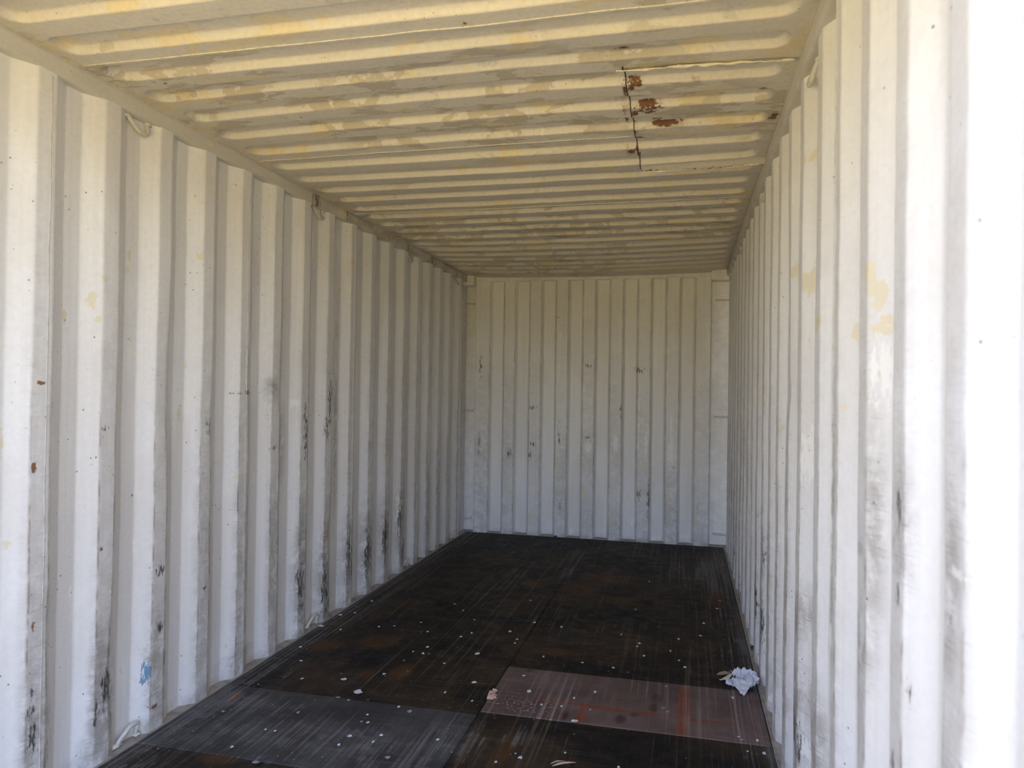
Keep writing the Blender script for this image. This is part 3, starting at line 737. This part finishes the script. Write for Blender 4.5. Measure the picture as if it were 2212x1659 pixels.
PX0, PX1, PY0, PY1 = 1.790, 2.348, 1.770, 2.822       # the welded-in repair sheet
def roof():
    root = struct(empty('ceiling'))
    xs = np.unique(np.round(np.concatenate([np.arange(-.03, .11, .006), np.arange(.11, 2.25, .018), np.arange(2.25, 2.385, .006), [PX0]]), 4))
    seams = [.0]+[1.345+1.045*k for k in range(-1, 5)]+[5.97]
    for i in range(len(seams)-1):
        a, b = seams[i], seams[i+1]+(.012 if i < len(seams)-2 else 0)
        pts = [a, b]+list(np.arange(a, b, .013))
        for k in range(-8, 26):
            c = G0+k*GP
            for sgn in (-1, 1):
                pts += [c+sgn*q for q in (.064, .061, .057, .053, .049, .045, .041)]
        pts = np.array(sorted(set(np.round([p for p in pts if a <= p <= b], 4))))
        kp = [pts[0]]
        for p in pts[1:]:
            if p-kp[-1] > .0017:
                kp.append(p)
        kp[-1] = b
        X, Y = np.meshgrid(xs, np.array(kp), indexing='ij')
        Z, t = roof_z(X, Y)
        # lap: the near edge of each sheet hangs a little lower
        Z = Z-.0012*np.clip((Y-(b-.0125))/.001, 0, 1)*(i < len(seams)-2)
        m1 = np.zeros(X.shape+(4,))
        m2 = np.zeros(X.shape+(4,))
        m1[..., 1] = .66*spots(X, Y, T_RU)
        m2[..., 1] = .6*spots(X, Y, T_WH)
        xc = (X[:-1, :-1]+X[1:, 1:])/2
        yc = (Y[:-1, :-1]+Y[1:, 1:])/2
        keep = ~((xc > PX0+.05) & (xc < PX1-.05) & (yc > PY0+.06) & (yc < PY1-.06))
        grid('roof_panel', np.stack([X, Y, Z], -1), M_ROOF, root, m1, m2, keep, flip=True)
    # the repair sheet, its buckled edges and the ragged weld round it
    xs2 = np.unique(np.round(np.concatenate([np.arange(PX0+.0035, 2.25, .016), np.arange(2.25, 2.36, .006)]), 4))
    pts = list(np.arange(PY0+.003, PY1-.003, .011))
    for k in range(-2, 10):
        c = G0+k*GP
        for sgn in (-1, 1):
            pts += [c+sgn*q for q in (.064, .061, .057, .053, .049, .045, .041)]
    pts = sorted(p for p in pts if PY0+.003 <= p <= PY1-.003)
    kp = [pts[0]]
    for p in pts[1:]:
        if p-kp[-1] > .0017:
            kp.append(p)
    X, Y = np.meshgrid(xs2, np.array(kp), indexing='ij')
    Z, t = roof_z(X, Y)
    e0 = np.clip(1-(Y-PY0)/.022, 0, 1)
    e1 = np.clip(1-(PY1-Y)/.05, 0, 1)
    Z = Z-.0022-.006*e0*(1+2*vnoise(X, Y*0, 9, 41))-.020*e1*(.8+2.2*vnoise(X, Y*0, 6, 42))
    m1 = np.zeros(X.shape+(4,))
    m2 = np.zeros(X.shape+(4,))
    m1[..., 1] = np.maximum(.70*spots(X, Y, T_RU), .45*np.clip(1-(X-PX0)/.02, 0, 1))
    m2[..., 1] = np.maximum(spots(X, Y, T_WH), .8*np.clip(1-(Y-PY0)/.012, 0, 1))
    grid('repair_panel', np.stack([X, Y, Z], -1), M_ROOF, root, m1, m2, flip=True)
    for nm, y0, yo, seed in (('weld_bead', PY0+.001, .000, 3), ('weld_bead', PY1-.002, .0, 5)):
        rg = random.Random(seed)
        pth, rad = [], []
        x = PX0-.02
        while x < 2.345:
            zz = float(roof_z(np.array([[x]]), np.array([[y0]]))[0][0, 0])
            pth.append((x, y0+rg.uniform(-.004, .004), zz-(.008 if y0 < 2 else .016)-rg.uniform(0, .006)))
            rad.append(rg.choice((.0018, .003, .0045, .0065)))
            x += rg.uniform(.012, .035)
        tube(nm, pth, .003, M_BEAD, root, 6, rad, 2)
    # dark strip that paints in the shade of a slit beside the repair
    ys = np.linspace(PY0-.01, PY1, 260)
    wv_ = .0016*vnoise(ys, ys*0, 14, 91)
    X, Y = np.meshgrid(np.array([PX0-.0012, PX0+.0042]), ys, indexing='ij')
    X = X+wv_[None, :]
    Z = roof_z(X, Y)[0]-.0012
    grid('slit_shade', np.stack([X, Y, Z], -1), M_GAP, root, None, None)
    # thin proud weld line along each lap
    for i, s in enumerate(seams[1:-1]):
        pth = []
        for x in np.arange(.02, 2.34, .045):
            if PY0 < s < PY1 and x > PX0-.01:
                continue
            zz = float(roof_z(np.array([[x]]), np.array([[s]]))[0][0, 0])
            pth.append((x, s+.012+.0012*math.sin(x*23+i), zz-.0020))
        tube('seam_weld', pth, .0018, M_BEAD, root, 6, None, 2)
    return root
roof()

# ------------------------------------------------------------------ floor: plywood sheets
def floor():
    root = struct(empty('floor'))
    XM = 1.183
    lay = [(0.0, XM, -.02, 1.685, M_PLY), (0.0, XM, 1.685, 2.255, M_PLYG), (0.0, XM, 2.255, 2.795, M_PLY),
           (0.0, XM, 2.795, 3.470, M_PLY), (0.0, XM, 3.470, 4.72, M_PLY), (0.0, XM, 4.72, 5.95, M_PLY),
           (XM, W_WOOD, -.02, 1.14, M_PLY), (XM, W_WOOD, 1.14, 2.285, M_PLY), (XM, W_WOOD, 2.285, 2.800, M_PLYP),
           (XM, W_WOOD, 2.800, 3.490, M_PLY), (XM, W_WOOD, 3.490, 4.72, M_PLY), (XM, W_WOOD, 4.72, 5.95, M_PLY)]
    for i, (x0, x1, y0, y1, mat) in enumerate(lay):
        patch = mat is M_PLYP
        g = .0016 if (patch or mat is M_PLYG) else .0006
        soft = 1.0 if (patch or mat is M_PLYG) else .3
        x0, x1, y0, y1 = x0+g, x1-g, y0+g, y1-g
        def axis(a, b):
            return np.concatenate([[a, a+.0015, a+.004], np.linspace(a+.012, b-.012, max(3, int((b-a)/.02))), [b-.004, b-.0015, b]])
        X, Y = np.meshgrid(axis(x0, x1), axis(y0, y1), indexing='ij')
        ed = np.minimum(np.minimum(X-x0, x1-X), np.minimum(Y-y0, y1-Y))
        Z = -.0022*soft*np.clip(1-ed/.004, 0, 1)**2+.0012*vnoise(X, Y, 4, 51)-.0035+(.0018 if patch else 0)+.0006*soft*((i*5) % 3-1)
        Z = Z-.0015*np.clip(vnoise(X*14, Y*1.2, 1, 52)-.25, 0, 1)*4*.5
        # the outermost ring of the grid folds down into the joint
        ring = np.zeros(X.shape, bool)
        ring[0, :] = ring[-1, :] = ring[:, 0] = ring[:, -1] = True
        Z[ring] = -.028
        m1 = np.zeros(X.shape+(4,))
        if patch:
            m1[..., 0] = .2
            m1[..., 1] = spots(X, Y, P_DK)
            m1[..., 3] = spots(X, Y, P_RD)
            m1[..., 2] = np.clip((X-2.0)/.35, 0, 1)*.3
        else:
            m1[..., 0] = spots(X, Y, F_OR)*.9
            m1[..., 1] = spots(X, Y, F_DK)
            wallside = np.maximum(np.clip(1-X/.30, 0, 1), np.clip((X-2.12)/.24, 0, 1))
            m1[..., 2] = np.clip(.42*spots(X, Y, F_GR)+.55*wallside, 0, 1)
            m1[..., 3] = np.maximum(np.clip(1-X/.07, 0, 1)*.55, np.clip((X-2.29)/.06, 0, 1)*.45)*(.5+vnoise(X, Y, 5, 55))
        grid('plywood_panel', np.stack([X, Y, Z], -1), mat, root, m1, None)
    # dark packing under the joints
    pydata('subfloor', [(-.07, -.05, -.03), (2.43, -.05, -.03), (2.43, 6.05, -.03), (-.07, 6.05, -.03)], [(0, 1, 2, 3)], M_GAP, root)
    return root
floor()

# steel ledges between the wood and the wall sheets
extrude_profile('trim_1', [(-.075, -.03), (.004, -.03), (.004, .002), (.000, .0035), (-.006, .0015), (-.012, .004), (-.038, .010), (-.075, .012)],
                'y', -.02, 5.99, M_LEDGE, None, False, 90, .0012, 3)
extrude_profile('trim_2', [(2.353, -.03), (2.43, -.03), (2.43, .012), (2.402, .010), (2.372, .004), (2.362, .0015), (2.357, .0035), (2.353, .002)],
                'y', -.02, 5.99, M_LEDGE, None, False, 90, .0012, 4)
extrude_profile('trim_3', [(5.951, -.03), (6.02, -.03), (6.02, .012), (5.99, .008), (5.956, .002)], 'x', -.05, 2.41, M_LEDGE, None, False, 40, .001, 5)
for n_ in ('trim_1', 'trim_2', 'trim_3'):
    struct(bpy.data.objects[n_])

# ------------------------------------------------------------------ top side rails
def rail(name, prof, y0, y1, marks_fn):
    n = len(prof)
    ys = np.concatenate([np.arange(y0, y1, .02), [y1]])
    pr = np.array(prof+[prof[0]])
    P = np.zeros((len(ys), n+1, 3))
    P[..., 1] = ys[:, None]
    P[..., 0] = pr[None, :, 0]+.0012*vnoise(ys[:, None], np.arange(n+1)[None, :]*0., 2, 61)
    P[..., 2] = pr[None, :, 1]+.0015*vnoise(ys[:, None], np.arange(n+1)[None, :]*0., 1.5, 62)
    m1 = np.zeros((len(ys), n+1, 4))
    marks_fn(P, m1)
    return struct(grid(name, P, M_RAIL, None, m1, None, smooth=True))

def densify(pts, step=.012):
    out = []
    for a, b in zip(pts, pts[1:]+[pts[0]]):
        d = math.hypot(b[0]-a[0], b[1]-a[1])
        k = max(1, int(d/step))
        out += [(a[0]+(b[0]-a[0])*i/k, a[1]+(b[1]-a[1])*i/k) for i in range(k)]
    return out

def left_marks(P, m):
    Y = P[..., 1]
    m[..., 3] = np.clip((Y-2.85)/.4, 0, 1)*.6*(P[..., 0] > -.01)
    m[..., 1] = spots(P[..., 1], P[..., 2], [(2.99, 2.40, .05, .05), (3.37, 2.40, .02, .05), (4.0, 2.395, .012, .04), (4.9, 2.39, .06, .03), (4.35, 2.39, .02, .04)])*(P[..., 0] > -.015)*.6
    m[..., 2] = spots(P[..., 1], P[..., 2], [(2.06, 2.395, .018, .012), (3.3, 2.39, .05, .03)])
def right_marks(P, m):
    m[..., 3] = .25+.3*np.clip((P[..., 1]-3)/2, 0, 1)
rail('trim_4', densify([(.003, Z_RB+.004), (.003, Z_RT-.002), (.001, Z_RT), (-.07, Z_RT), (-.07, Z_RB), (-.002, Z_RB)]), -.02, 5.90, left_marks)
rail('trim_5', densify([(2.352, Z_RB+.012), (2.350, Z_RB+.02), (2.349, Z_RT), (2.43, Z_RT), (2.43, Z_RB), (2.366, Z_RB), (2.358, Z_RB+.003), (2.3545, Z_RB+.007)]), -.02, 5.90, right_marks)
# caulk line, flaking where the roof sheet sits on the rails
for nm, x0, sd in (('trim_6', .002, 11), ('trim_7', 2.350, 12)):
    rg = random.Random(sd)
    pth, rad = [], []
    y = .05
    while y < 5.8:
        pth.append((x0+rg.uniform(-.0008, .0008), y, Z_RT+.0002+rg.uniform(-.0008, .0008)))
        rad.append(rg.choice((.0009, .0014, .0020)))
        y += rg.uniform(.03, .09)
    struct(tube(nm, pth, .002, M_BEAD, None, 6, rad, 2))

# ------------------------------------------------------------------ door end of the container (behind the camera's view)
struct(framed(rounded_slab('trim_8', -.09, .004, -.09, .05, -.12, 2.50, M_LEFT, None, .006)))
struct(framed(rounded_slab('trim_9', 2.36, 2.45, -.09, .05, -.12, 2.50, M_LEFT, None, .006)))
struct(framed(rounded_slab('trim_10', -.09, 2.45, -.09, .03, 2.40, 2.52, M_LEFT, None, .006)))
struct(framed(rounded_slab('trim_11', -.09, 2.45, -.09, -.02, -.14, -.002, M_LEFT, None, .006)))

# two unseen door leaves, added and swung open to shade the near walls
def shade_door(name, hinge, ang):
    root = struct(empty(name, hinge))
    root.rotation_euler = (0, 0, math.radians(ang))
    W_, H0, H1 = 1.18, .02, 2.36
    for nm, x0, x1, z0, z1 in (('door_frame', 0, .06, H0, H1), ('door_frame', W_-.06, W_, H0, H1), ('door_frame', .06, W_-.06, H0, H0+.08), ('door_frame', .06, W_-.06, H1-.08, H1)):
        framed(rounded_slab(nm, x0, x1, -.025, .025, z0, z1, M_LEFT, root, .006))
    z = np.linspace(H0+.08, H1-.08, 190)
    x = np.linspace(.06, W_-.06, 24)
    X, Z = np.meshgrid(x, z, indexing='ij')
    Y = .018*np.clip(2.2*np.sin((Z-H0)*2*np.pi/.36), -1, 1)
    m1 = np.zeros(X.shape+(4,))
    m1[..., 3] = .2
    grid('door_panel', np.stack([X, Y, Z], -1), M_LEFT, root, m1, np.zeros(X.shape+(4,)))
    for xx in (.32, .86):
        tube('locking_bar', [(xx, -.05 if ang < 0 else .05, zz) for zz in (.0, .8, 1.6, 2.38)], .017, M_ROD, root, 10, None, 2)
    return root
shade_door('shade_door_1', (-.075, -.10, 0), -108)
shade_door('shade_door_2', (2.435, -.10, 0), 288)

# ------------------------------------------------------------------ ground outside
GX = np.linspace(-40, 42, 83)
GY = np.linspace(-70, 12, 83)
X, Y = np.meshgrid(GX, GY, indexing='ij')
Z = -.16+.06*vnoise(X, Y, .35, 71)-.05
gr = grid('ground', np.stack([X, Y, Z], -1), M_GROUND)
struct(gr)

# ------------------------------------------------------------------ lashing rings
def lashing_ring(label, group, side, y, upper, tilt=.0, scale=.92):
    """bent bar welded at both ends: hangs below the roof rail or stands on the floor ledge"""
    xw = (L_IN if side < 0 else R_IN)
    s = 1 if side < 0 else -1
    zb = Z_RB if upper else .010
    d = -1 if upper else 1
    root = empty('lashing_ring', (xw-s*.016, y, zb))
    h = .062*scale
    o = .012 if upper else .008
    pts = [(-s*.006, -.052, d*.002), (s*(-.002+o*.3), -.048, d*.018), (s*(o*.6), -.036+tilt*.5, d*h*.62), (s*(o*.9), -.014+tilt, d*h*.93), (s*o, .010+tilt, d*h),
           (s*o*.9, .028+tilt, d*h*.86), (s*(o*.5), .038, d*h*.52), (-s*.002, .043, d*.014), (-s*.006, .046, d*.002)]
    tube('ring_bar', pts, .0082, M_ROD, root, 10, None, 4)
    sd = int(y*100)
    blob('weld', (-s*.004, -.052, d*.006), (.012, .022, .008), M_WELD, root, sd)
    blob('weld', (-s*.004, .050, d*.006), (.012, .020, .009), M_WELD, root, sd+1)
    tag(root, label, 'ring', group)
    return root

words = ['nearest the opening', 'second from the opening', 'third from the opening', 'farthest, by the end wall']
for i, y in enumerate((1.664, 3.052, 4.443, 5.600)):
    lashing_ring('painted lashing ring hanging under the left roof rail, '+words[i], 'lashing rings under the left rail', -1, y, True, .004)
for i, y in enumerate((1.690, 3.085, 4.480, 5.62)):
    lashing_ring('painted lashing ring hanging under the right roof rail, '+words[i], 'lashing rings under the right rail', 1, y, True, -.004)
for i, y in enumerate((1.664, 3.052, 4.443, 5.590)):
    lashing_ring('white lashing ring standing at the foot of the left wall, '+words[i], 'lashing rings along the left floor edge', -1, y, False, .012)
for i, y in ((0, 1.69), (1, 3.085)):
    lashing_ring('dirty lashing ring at the foot of the right wall, '+['nearest the opening', 'just behind the crumpled paper'][i], 'lashing rings along the right floor edge', 1, y, False, -.008)

# short lashing bars on the two rear corner posts
def lash_bar(label, side, z, tilt):
    x0, x1 = (-.058, .034) if side < 0 else (2.405, 2.266)
    root = empty('lashing_bar', (x0, 5.972, z))
    dx = x1-x0
    tube('bar', [(-.01*np.sign(dx), .004, -tilt), (dx*.3, .0, 0), (dx*.7, .0, tilt*.6), (dx*.95, .0, tilt), (dx*1.0, .008, tilt), (dx*1.0, .034, tilt)], .0080, M_ROD, root, 8, None, 3)
    blob('weld', (dx*1.0, .020, tilt), (.008, .006, .008), M_WELD, root, int(z*50)+side)
    tag(root, label, 'bar', 'lashing bars on the rear corner posts')
for z, t, wd in ((2.170, -.004, 'top'), (1.146, .0, 'middle'), (.114, .008, 'bottom')):
    lash_bar('short steel bar on the rear left corner post, %s of three' % wd, -1, z, t)
for z, t, wd in ((2.171, .0, 'top'), (1.139, .002, 'middle'), (.102, .004, 'bottom')):
    lash_bar('short steel bar on the rear right corner post, %s of three' % wd, 1, z, t)

# ------------------------------------------------------------------ paint flakes on the floor
def flake(x, y, rx, ry, i, mat):
    rg = random.Random(100+i)
    n = rg.choice((7, 8, 9, 11))
    top, bot = [], []
    for k in range(n):
        th = 2*math.pi*k/n
        r = rg.uniform(.62, 1.12)
        px, py = rx*r*math.cos(th), ry*r*math.sin(th)
        h = .0010+.0022*abs(rg.gauss(0, .6))
        top.append((px, py, h+.0007))
        bot.append((px, py, max(h-.0002, .0)))
    vs = [(0, 0, .0016)]+top+bot
    fs = [(0, 1+k, 1+(k+1) % n) for k in range(n)]+[(1+k, 1+n+k, 1+n+(k+1) % n, 1+(k+1) % n) for k in range(n)]+[tuple(range(2*n, n, -1))]
    o = pydata('paint_flake', vs, fs, mat)
    o.location = (x, y, -.0012)
    return o
greyset = {15, 26, 27, 28, 17, 77, 82, 13, 14, 18}
BIG = {0: 'angular white paint flake on the dark floor beyond the grey panel, left half', 1: 'largest white paint flake, ragged, just beyond the grey panel seam',
       3: 'long white paint flake left of the brown patch', 80: 'largest white flake at the near edge of the brown patch',
       27: 'grey smear of loose paint on the floor at the bottom left', 30: 'long pale flake at the left floor edge beside the second ring'}
NUM = ['first', 'second', 'third', 'fourth', 'fifth', 'sixth', 'seventh', 'eighth', 'ninth', 'tenth', 'eleventh', 'twelfth',
       'thirteenth', 'fourteenth', 'fifteenth', 'sixteenth', 'seventeenth', 'eighteenth', 'nineteenth', 'twentieth']
def zone(x, y):
    if x < 1.183:
        if y < 1.685: return 'on the bottom left board'
        if y < 2.255: return 'on the grey panel'
        if y < 2.795: return 'beyond the grey panel'
        if y < 3.47: return 'on the middle floor, left half'
        return 'on the far floor, left half'
    if y < 2.285: return 'before the brown patch'
    if y < 2.80: return 'on the brown patch'
    if y < 3.49: return 'beyond the brown patch'
    return 'on the far floor, right half'
zones = {}
for i, (x, y, rx, ry) in enumerate(FLAKES):
    x = min(max(x, .02), 2.335)
    grey = i in greyset
    o = flake(x, y, rx*.95, ry*.9, i, M_FLAKEG if grey else M_FLAKE)
    if i in BIG:
        tag(o, BIG[i], 'paint flake', 'paint flakes on the floor')
    else:
        zones.setdefault((zone(x, y), grey), []).append((x, o))
for (zn, grey), lst in zones.items():
    lst.sort(key=lambda t: t[0])
    for k, (_, o) in enumerate(lst):
        kind = 'small grey paint flake' if grey else 'small white paint flake'
        tag(o, (kind+' '+zn) if len(lst) == 1 else kind+' '+zn+', '+NUM[k]+' from the left', 'paint flake', 'paint flakes on the floor')

def scatter(name, n, mat, fn, label, cat, dz):
    vs, fs = [], []
    rg = random.Random(len(name))
    for _ in range(n):
        x, y, th, lx, ly = fn(rg)
        k = rg.choice((4, 5, 6))
        b = len(vs)
        for j in range(k):
            a = 2*math.pi*j/k+rg.uniform(-.3, .3)
            px, py = lx*math.cos(a), ly*math.sin(a)
            vs.append((x+px*math.cos(th)-py*math.sin(th), y+px*math.sin(th)+py*math.cos(th), dz-.0008+rg.uniform(0, .0008)))
        vs.append((x, y, dz-.0002+rg.uniform(.0004, .0014)))
        fs += [(b+j, b+(j+1) % k, b+k) for j in range(k)]
    o = pydata(name, vs, fs, mat)
    tag(o, label, cat)
    o['kind'] = 'stuff'
    return o
def f1(rg):
    x = rg.uniform(.03, 2.32)
    if rg.random() < .25:
        x = rg.choice((rg.uniform(.01, .15), rg.uniform(2.1, 2.34)))
    r = abs(rg.gauss(0, .0008))+.0006
    return x, rg.uniform(1.2, 5.9) if rg.random() < .5 else rg.uniform(1.4, 3.8), rg.uniform(0, 6.28), r*rg.uniform(1, 1.9), r
scatter('paint_specks', 700, M_FLAKE, f1, 'tiny white paint specks strewn all over the plywood floor', 'specks', -.0016)
def f2(rg):
    return 1.36+rg.gauss(0, .07), 2.38+rg.gauss(0, .045), rg.uniform(0, 6.28), rg.uniform(.002, .007), rg.uniform(.0006, .0012)
scatter('wood_shavings', 130, M_TORN, f2, 'pale wood shavings scattered on the left end of the brown patch', 'shavings', .0006)

# ------------------------------------------------------------------ loose bits
def splinter(name, label, pts, rad, mat, cat='splinter'):
    root_loc = pts[0]
    rel = [tuple(a-b for a, b in zip(p, root_loc)) for p in pts]
    o = tube(name, rel, .003, mat, None, 6, rad, 2)
    o.location = root_loc
    tag(o, label, cat)
    return o
splinter('wood_splinter', 'orange wood splinter on the grey plywood panel by the left wall', [(.118, 2.075, .0025), (.121, 2.11, .0035), (.119, 2.155, .0035), (.116, 2.195, .002)], [.0008, .0034, .0030, .0006], M_SPLINT)
splinter('wood_splinter', 'longer pale splinter lying at the bottom edge of the floor', [(1.560, 1.915, .003), (1.580, 1.93, .006), (1.607, 1.945, .007), (1.64, 1.962, .003)], [.001, .004, .004, .001], M_TORN)
splinter('wood_splinter', 'shorter pale splinter beside the longer one at the floor bottom edge', [(1.552, 1.93, .003), (1.572, 1.95, .005), (1.60, 1.962, .003)], [.001, .003, .0008], M_TORN)

def torn_piece():
    root = empty('torn_wood', (1.196, 2.46, 0))
    rg = random.Random(5)
    for k in range(7):
        y0 = -.045+.014*k
        ln = rg.uniform(.018, .042)
        x0 = -.02+rg.uniform(-.006, .006)
        h = rg.uniform(.003, .012)
        vs = [(x0, y0-.007, -.002), (x0+ln, y0-.004, -.002), (x0+ln, y0+.006, -.002), (x0, y0+.007, -.002),
              (x0+.004, y0-.004, h), (x0+ln*.8, y0-.002, h*.7), (x0+ln*.85, y0+.003, h*.5), (x0+.002, y0+.004, h*.8)]
        pydata('torn_fibre', vs, [(0, 3, 2, 1), (4, 5, 6, 7), (0, 1, 5, 4), (1, 2, 6, 5), (2, 3, 7, 6), (3, 0, 4, 7)], M_TORN, root)
    tag(root, 'torn pale wood fibres at the left edge of the brown patch', 'wood')
torn_piece()

def scrap(name, label, cat, loc, pts, mat, th=.0012):
    """small folded scrap: outline in x,y with a height for each corner, given real thickness"""
    n = len(pts)
    cx = [sum(p[i] for p in pts)/n for i in range(3)]
    top = [tuple(cx)]+[tuple(p) for p in pts]
    bot = [(p[0], p[1], p[2]-th) for p in top]
    fs = [(0, 1+k, 1+(k+1) % n) for k in range(n)]
    m = n+1
    fs += [(m, m+1+(k+1) % n, m+1+k) for k in range(n)]
    fs += [(1+k, m+1+k, m+1+(k+1) % n, 1+(k+1) % n) for k in range(n)]
    o = pydata(name, top+bot, fs, mat)
    o.location = loc
    return tag(o, label, cat)
scrap('blue_scrap', 'small blue plastic scrap on the floor against the end wall', 'scrap', (.862, 5.90, 0),
      [(-.02, -.02, .004), (.0, -.03, .010), (.025, -.015, .016), (.03, .01, .004), (.005, .02, .02), (-.018, .012, .008)], M_BLUE)
scrap('red_scrap', 'orange red scrap on the right floor by the wall', 'scrap', (2.245, 4.235, 0),
      [(-.012, -.012, .002), (.006, -.018, .005), (.016, .0, .006), (.004, .012, .003), (-.01, .008, .004)], M_RED)
scrap('red_scrap', 'pink scrap at the right floor edge near the end wall', 'scrap', (2.315, 5.25, 0),
      [(-.02, -.012, .002), (.008, -.018, .005), (.022, .0, .006), (.004, .014, .003), (-.012, .008, .004)], M_RED)
scrap('red_scrap', 'tiny red scrap on the dark floor, middle of the left half', 'scrap', (.756, 2.84, 0),
      [(-.006, -.006, .002), (.004, -.008, .004), (.008, .004, .003), (-.003, .008, .003)], M_RED)

# two coach-bolt heads lying on the patch
def bolt_head(label, x, y, r):
    vs, fs, n = [], [], 12
    prof = [(1.0, 0), (1.0, .25), (.82, .38), (.55, .52), (.25, .58)]
    for pr, ph in prof:
        for j in range(n):
            th = 2*math.pi*j/n
            vs.append((r*pr*math.cos(th), r*pr*math.sin(th), r*ph))
    for i in range(len(prof)-1):
        for j in range(n):
            k = (j+1) % n
            fs.append((i*n+j, i*n+k, (i+1)*n+k, (i+1)*n+j))
    fs.append(tuple(range((len(prof)-1)*n, len(prof)*n)))
    fs.append(tuple(range(n))[::-1])
    o = pydata('bolt_head', vs, fs, M_STEEL, None, True)
    o.location = (x, y, -.0015)
    tag(o, label, 'bolt', 'bolt heads on the brown patch')
BOLT1 = (1.935, 2.519)
BOLT2 = (1.953, 2.487)
bolt_head('larger shiny bolt head in the brown floor patch', *BOLT1, .0105)
bolt_head('smaller dark bolt head in the brown floor patch', *BOLT2, .0085)

# black wire end poking out at the foot of the right wall
wr = tube('wire_end', [(0, 0, 0), (-.004, .012, .012), (.002, -.004, .024), (.003, -.022, .016), (.004, -.038, .002)], .0028, M_BLACK, None, 6, [.002, .003, .0035, .003, .0015], 3)
wr.location = (2.362, 3.275, .025)
tag(wr, 'black bent wire end at the foot of the right wall above the ring', 'wire')

# ------------------------------------------------------------------ crumpled paper
def sheet(name, outline, n, hfun, mat, parent, th=.0009, loc=(0, 0, 0)):
    """a piece of paper: triangulated outline in plan, raised by a fold function"""
    bm = bmesh.new()
    vs = [bm.verts.new((p[0], p[1], 0)) for p in outline]
    bm.faces.new(vs)
    bmesh.ops.triangulate(bm, faces=list(bm.faces))
    for _ in range(n):
        bmesh.ops.subdivide_edges(bm, edges=list(bm.edges), cuts=1, use_grid_fill=True)
    for v in bm.verts:
        v.co = Vector(hfun(v.co.x, v.co.y))
    me = bpy.data.meshes.new(name)
    bm.to_mesh(me)
    bm.free()
    me.materials.append(mat)
    o = link(bpy.data.objects.new(name, me), parent)
    o.location = loc
    md = o.modifiers.new('thickness', 'SOLIDIFY')
    md.thickness = th
    md.offset = 1
    return o
def ridged(x, y, s, seed):
    v = vnoise(np.array([[x]]), np.array([[y]]), s, seed)[0, 0]
    return abs(v)*2
pp = empty('crumpled_paper', (2.278, 2.855, 0))
prg = random.Random(21)
def jit(a):
    return prg.uniform(-a, a)
def h_back(x, y):
    return (x+jit(.004), y*.7+.01+jit(.004), max(.003, .022+.55*max(0, y)+jit(.013)))
sheet('back_sheet', [(-.042, .048), (.012, .066), (.070, .050), (.084, .012), (.050, -.030), (.0, -.022), (-.026, .010)], 3, h_back, M_PAPER, pp)
def h_mid(x, y):
    return (x+jit(.004), y+jit(.004), max(.003, .016+.16*max(0, x)+.10*max(0, y+.03)+jit(.010)))
sheet('middle_sheet', [(-.074, -.006), (-.040, .010), (-.004, .014), (.06, .018), (.080, -.02), (.03, -.06), (-.02, -.058), (-.060, -.040)], 3, h_mid, M_PAPER, pp)
def h_fl(x, y):
    return (x, y, .003+.036*max(0, (y+.12)/.08)+.25*max(0, -x-.02)+.3*max(0, x-.02)+jit(.003))
sheet('front_flap', [(-.044, -.036), (.0, -.028), (.036, -.030), (.056, -.044), (.026, -.085), (.006, -.120), (-.010, -.110), (-.036, -.070)], 2, h_fl, M_PAPER, pp)
def h_cap(x, y):
    return (x+.3*y, y*.5-.022, .050+.40*(y+.02)+jit(.003))
sheet('folded_cap', [(.030, -.03), (.055, .015), (.082, -.02), (.070, -.075), (.050, -.085)], 2, h_cap, M_PAPER, pp)
def h_strip(x, y):
    t = (y+.075)/.085
    return (x+.012*math.sin(t*3), -.045-.034*math.cos(t*2.6), .034+.046*t-.018*t*t)
sheet('curled_strip', [(.010, .01), (.034, .01), (.036, -.03), (.034, -.07), (.022, -.065), (.013, -.035)], 3, h_strip, M_PAPER, pp)
def h_in(x, y):
    return (x, y, .004+.036*max(0, (x+.088)/.06)+jit(.002))
sheet('cream_corner', [(-.096, .040), (-.058, .054), (-.034, .050), (-.044, .022), (-.056, .006), (-.076, .020)], 2, h_in, M_PAPER_IN, pp)
tag(pp, 'crumpled white paper lying on the floor against the right wall', 'paper')
scrap('card_scrap', 'thin brown card strip beside the crumpled paper', 'scrap', (2.205, 2.965, 0),
      [(-.032, -.010, .003), (-.010, -.014, .006), (.022, -.010, .012), (.034, .004, .010), (.012, .016, .014), (-.018, .012, .008)], M_CARD, .002)
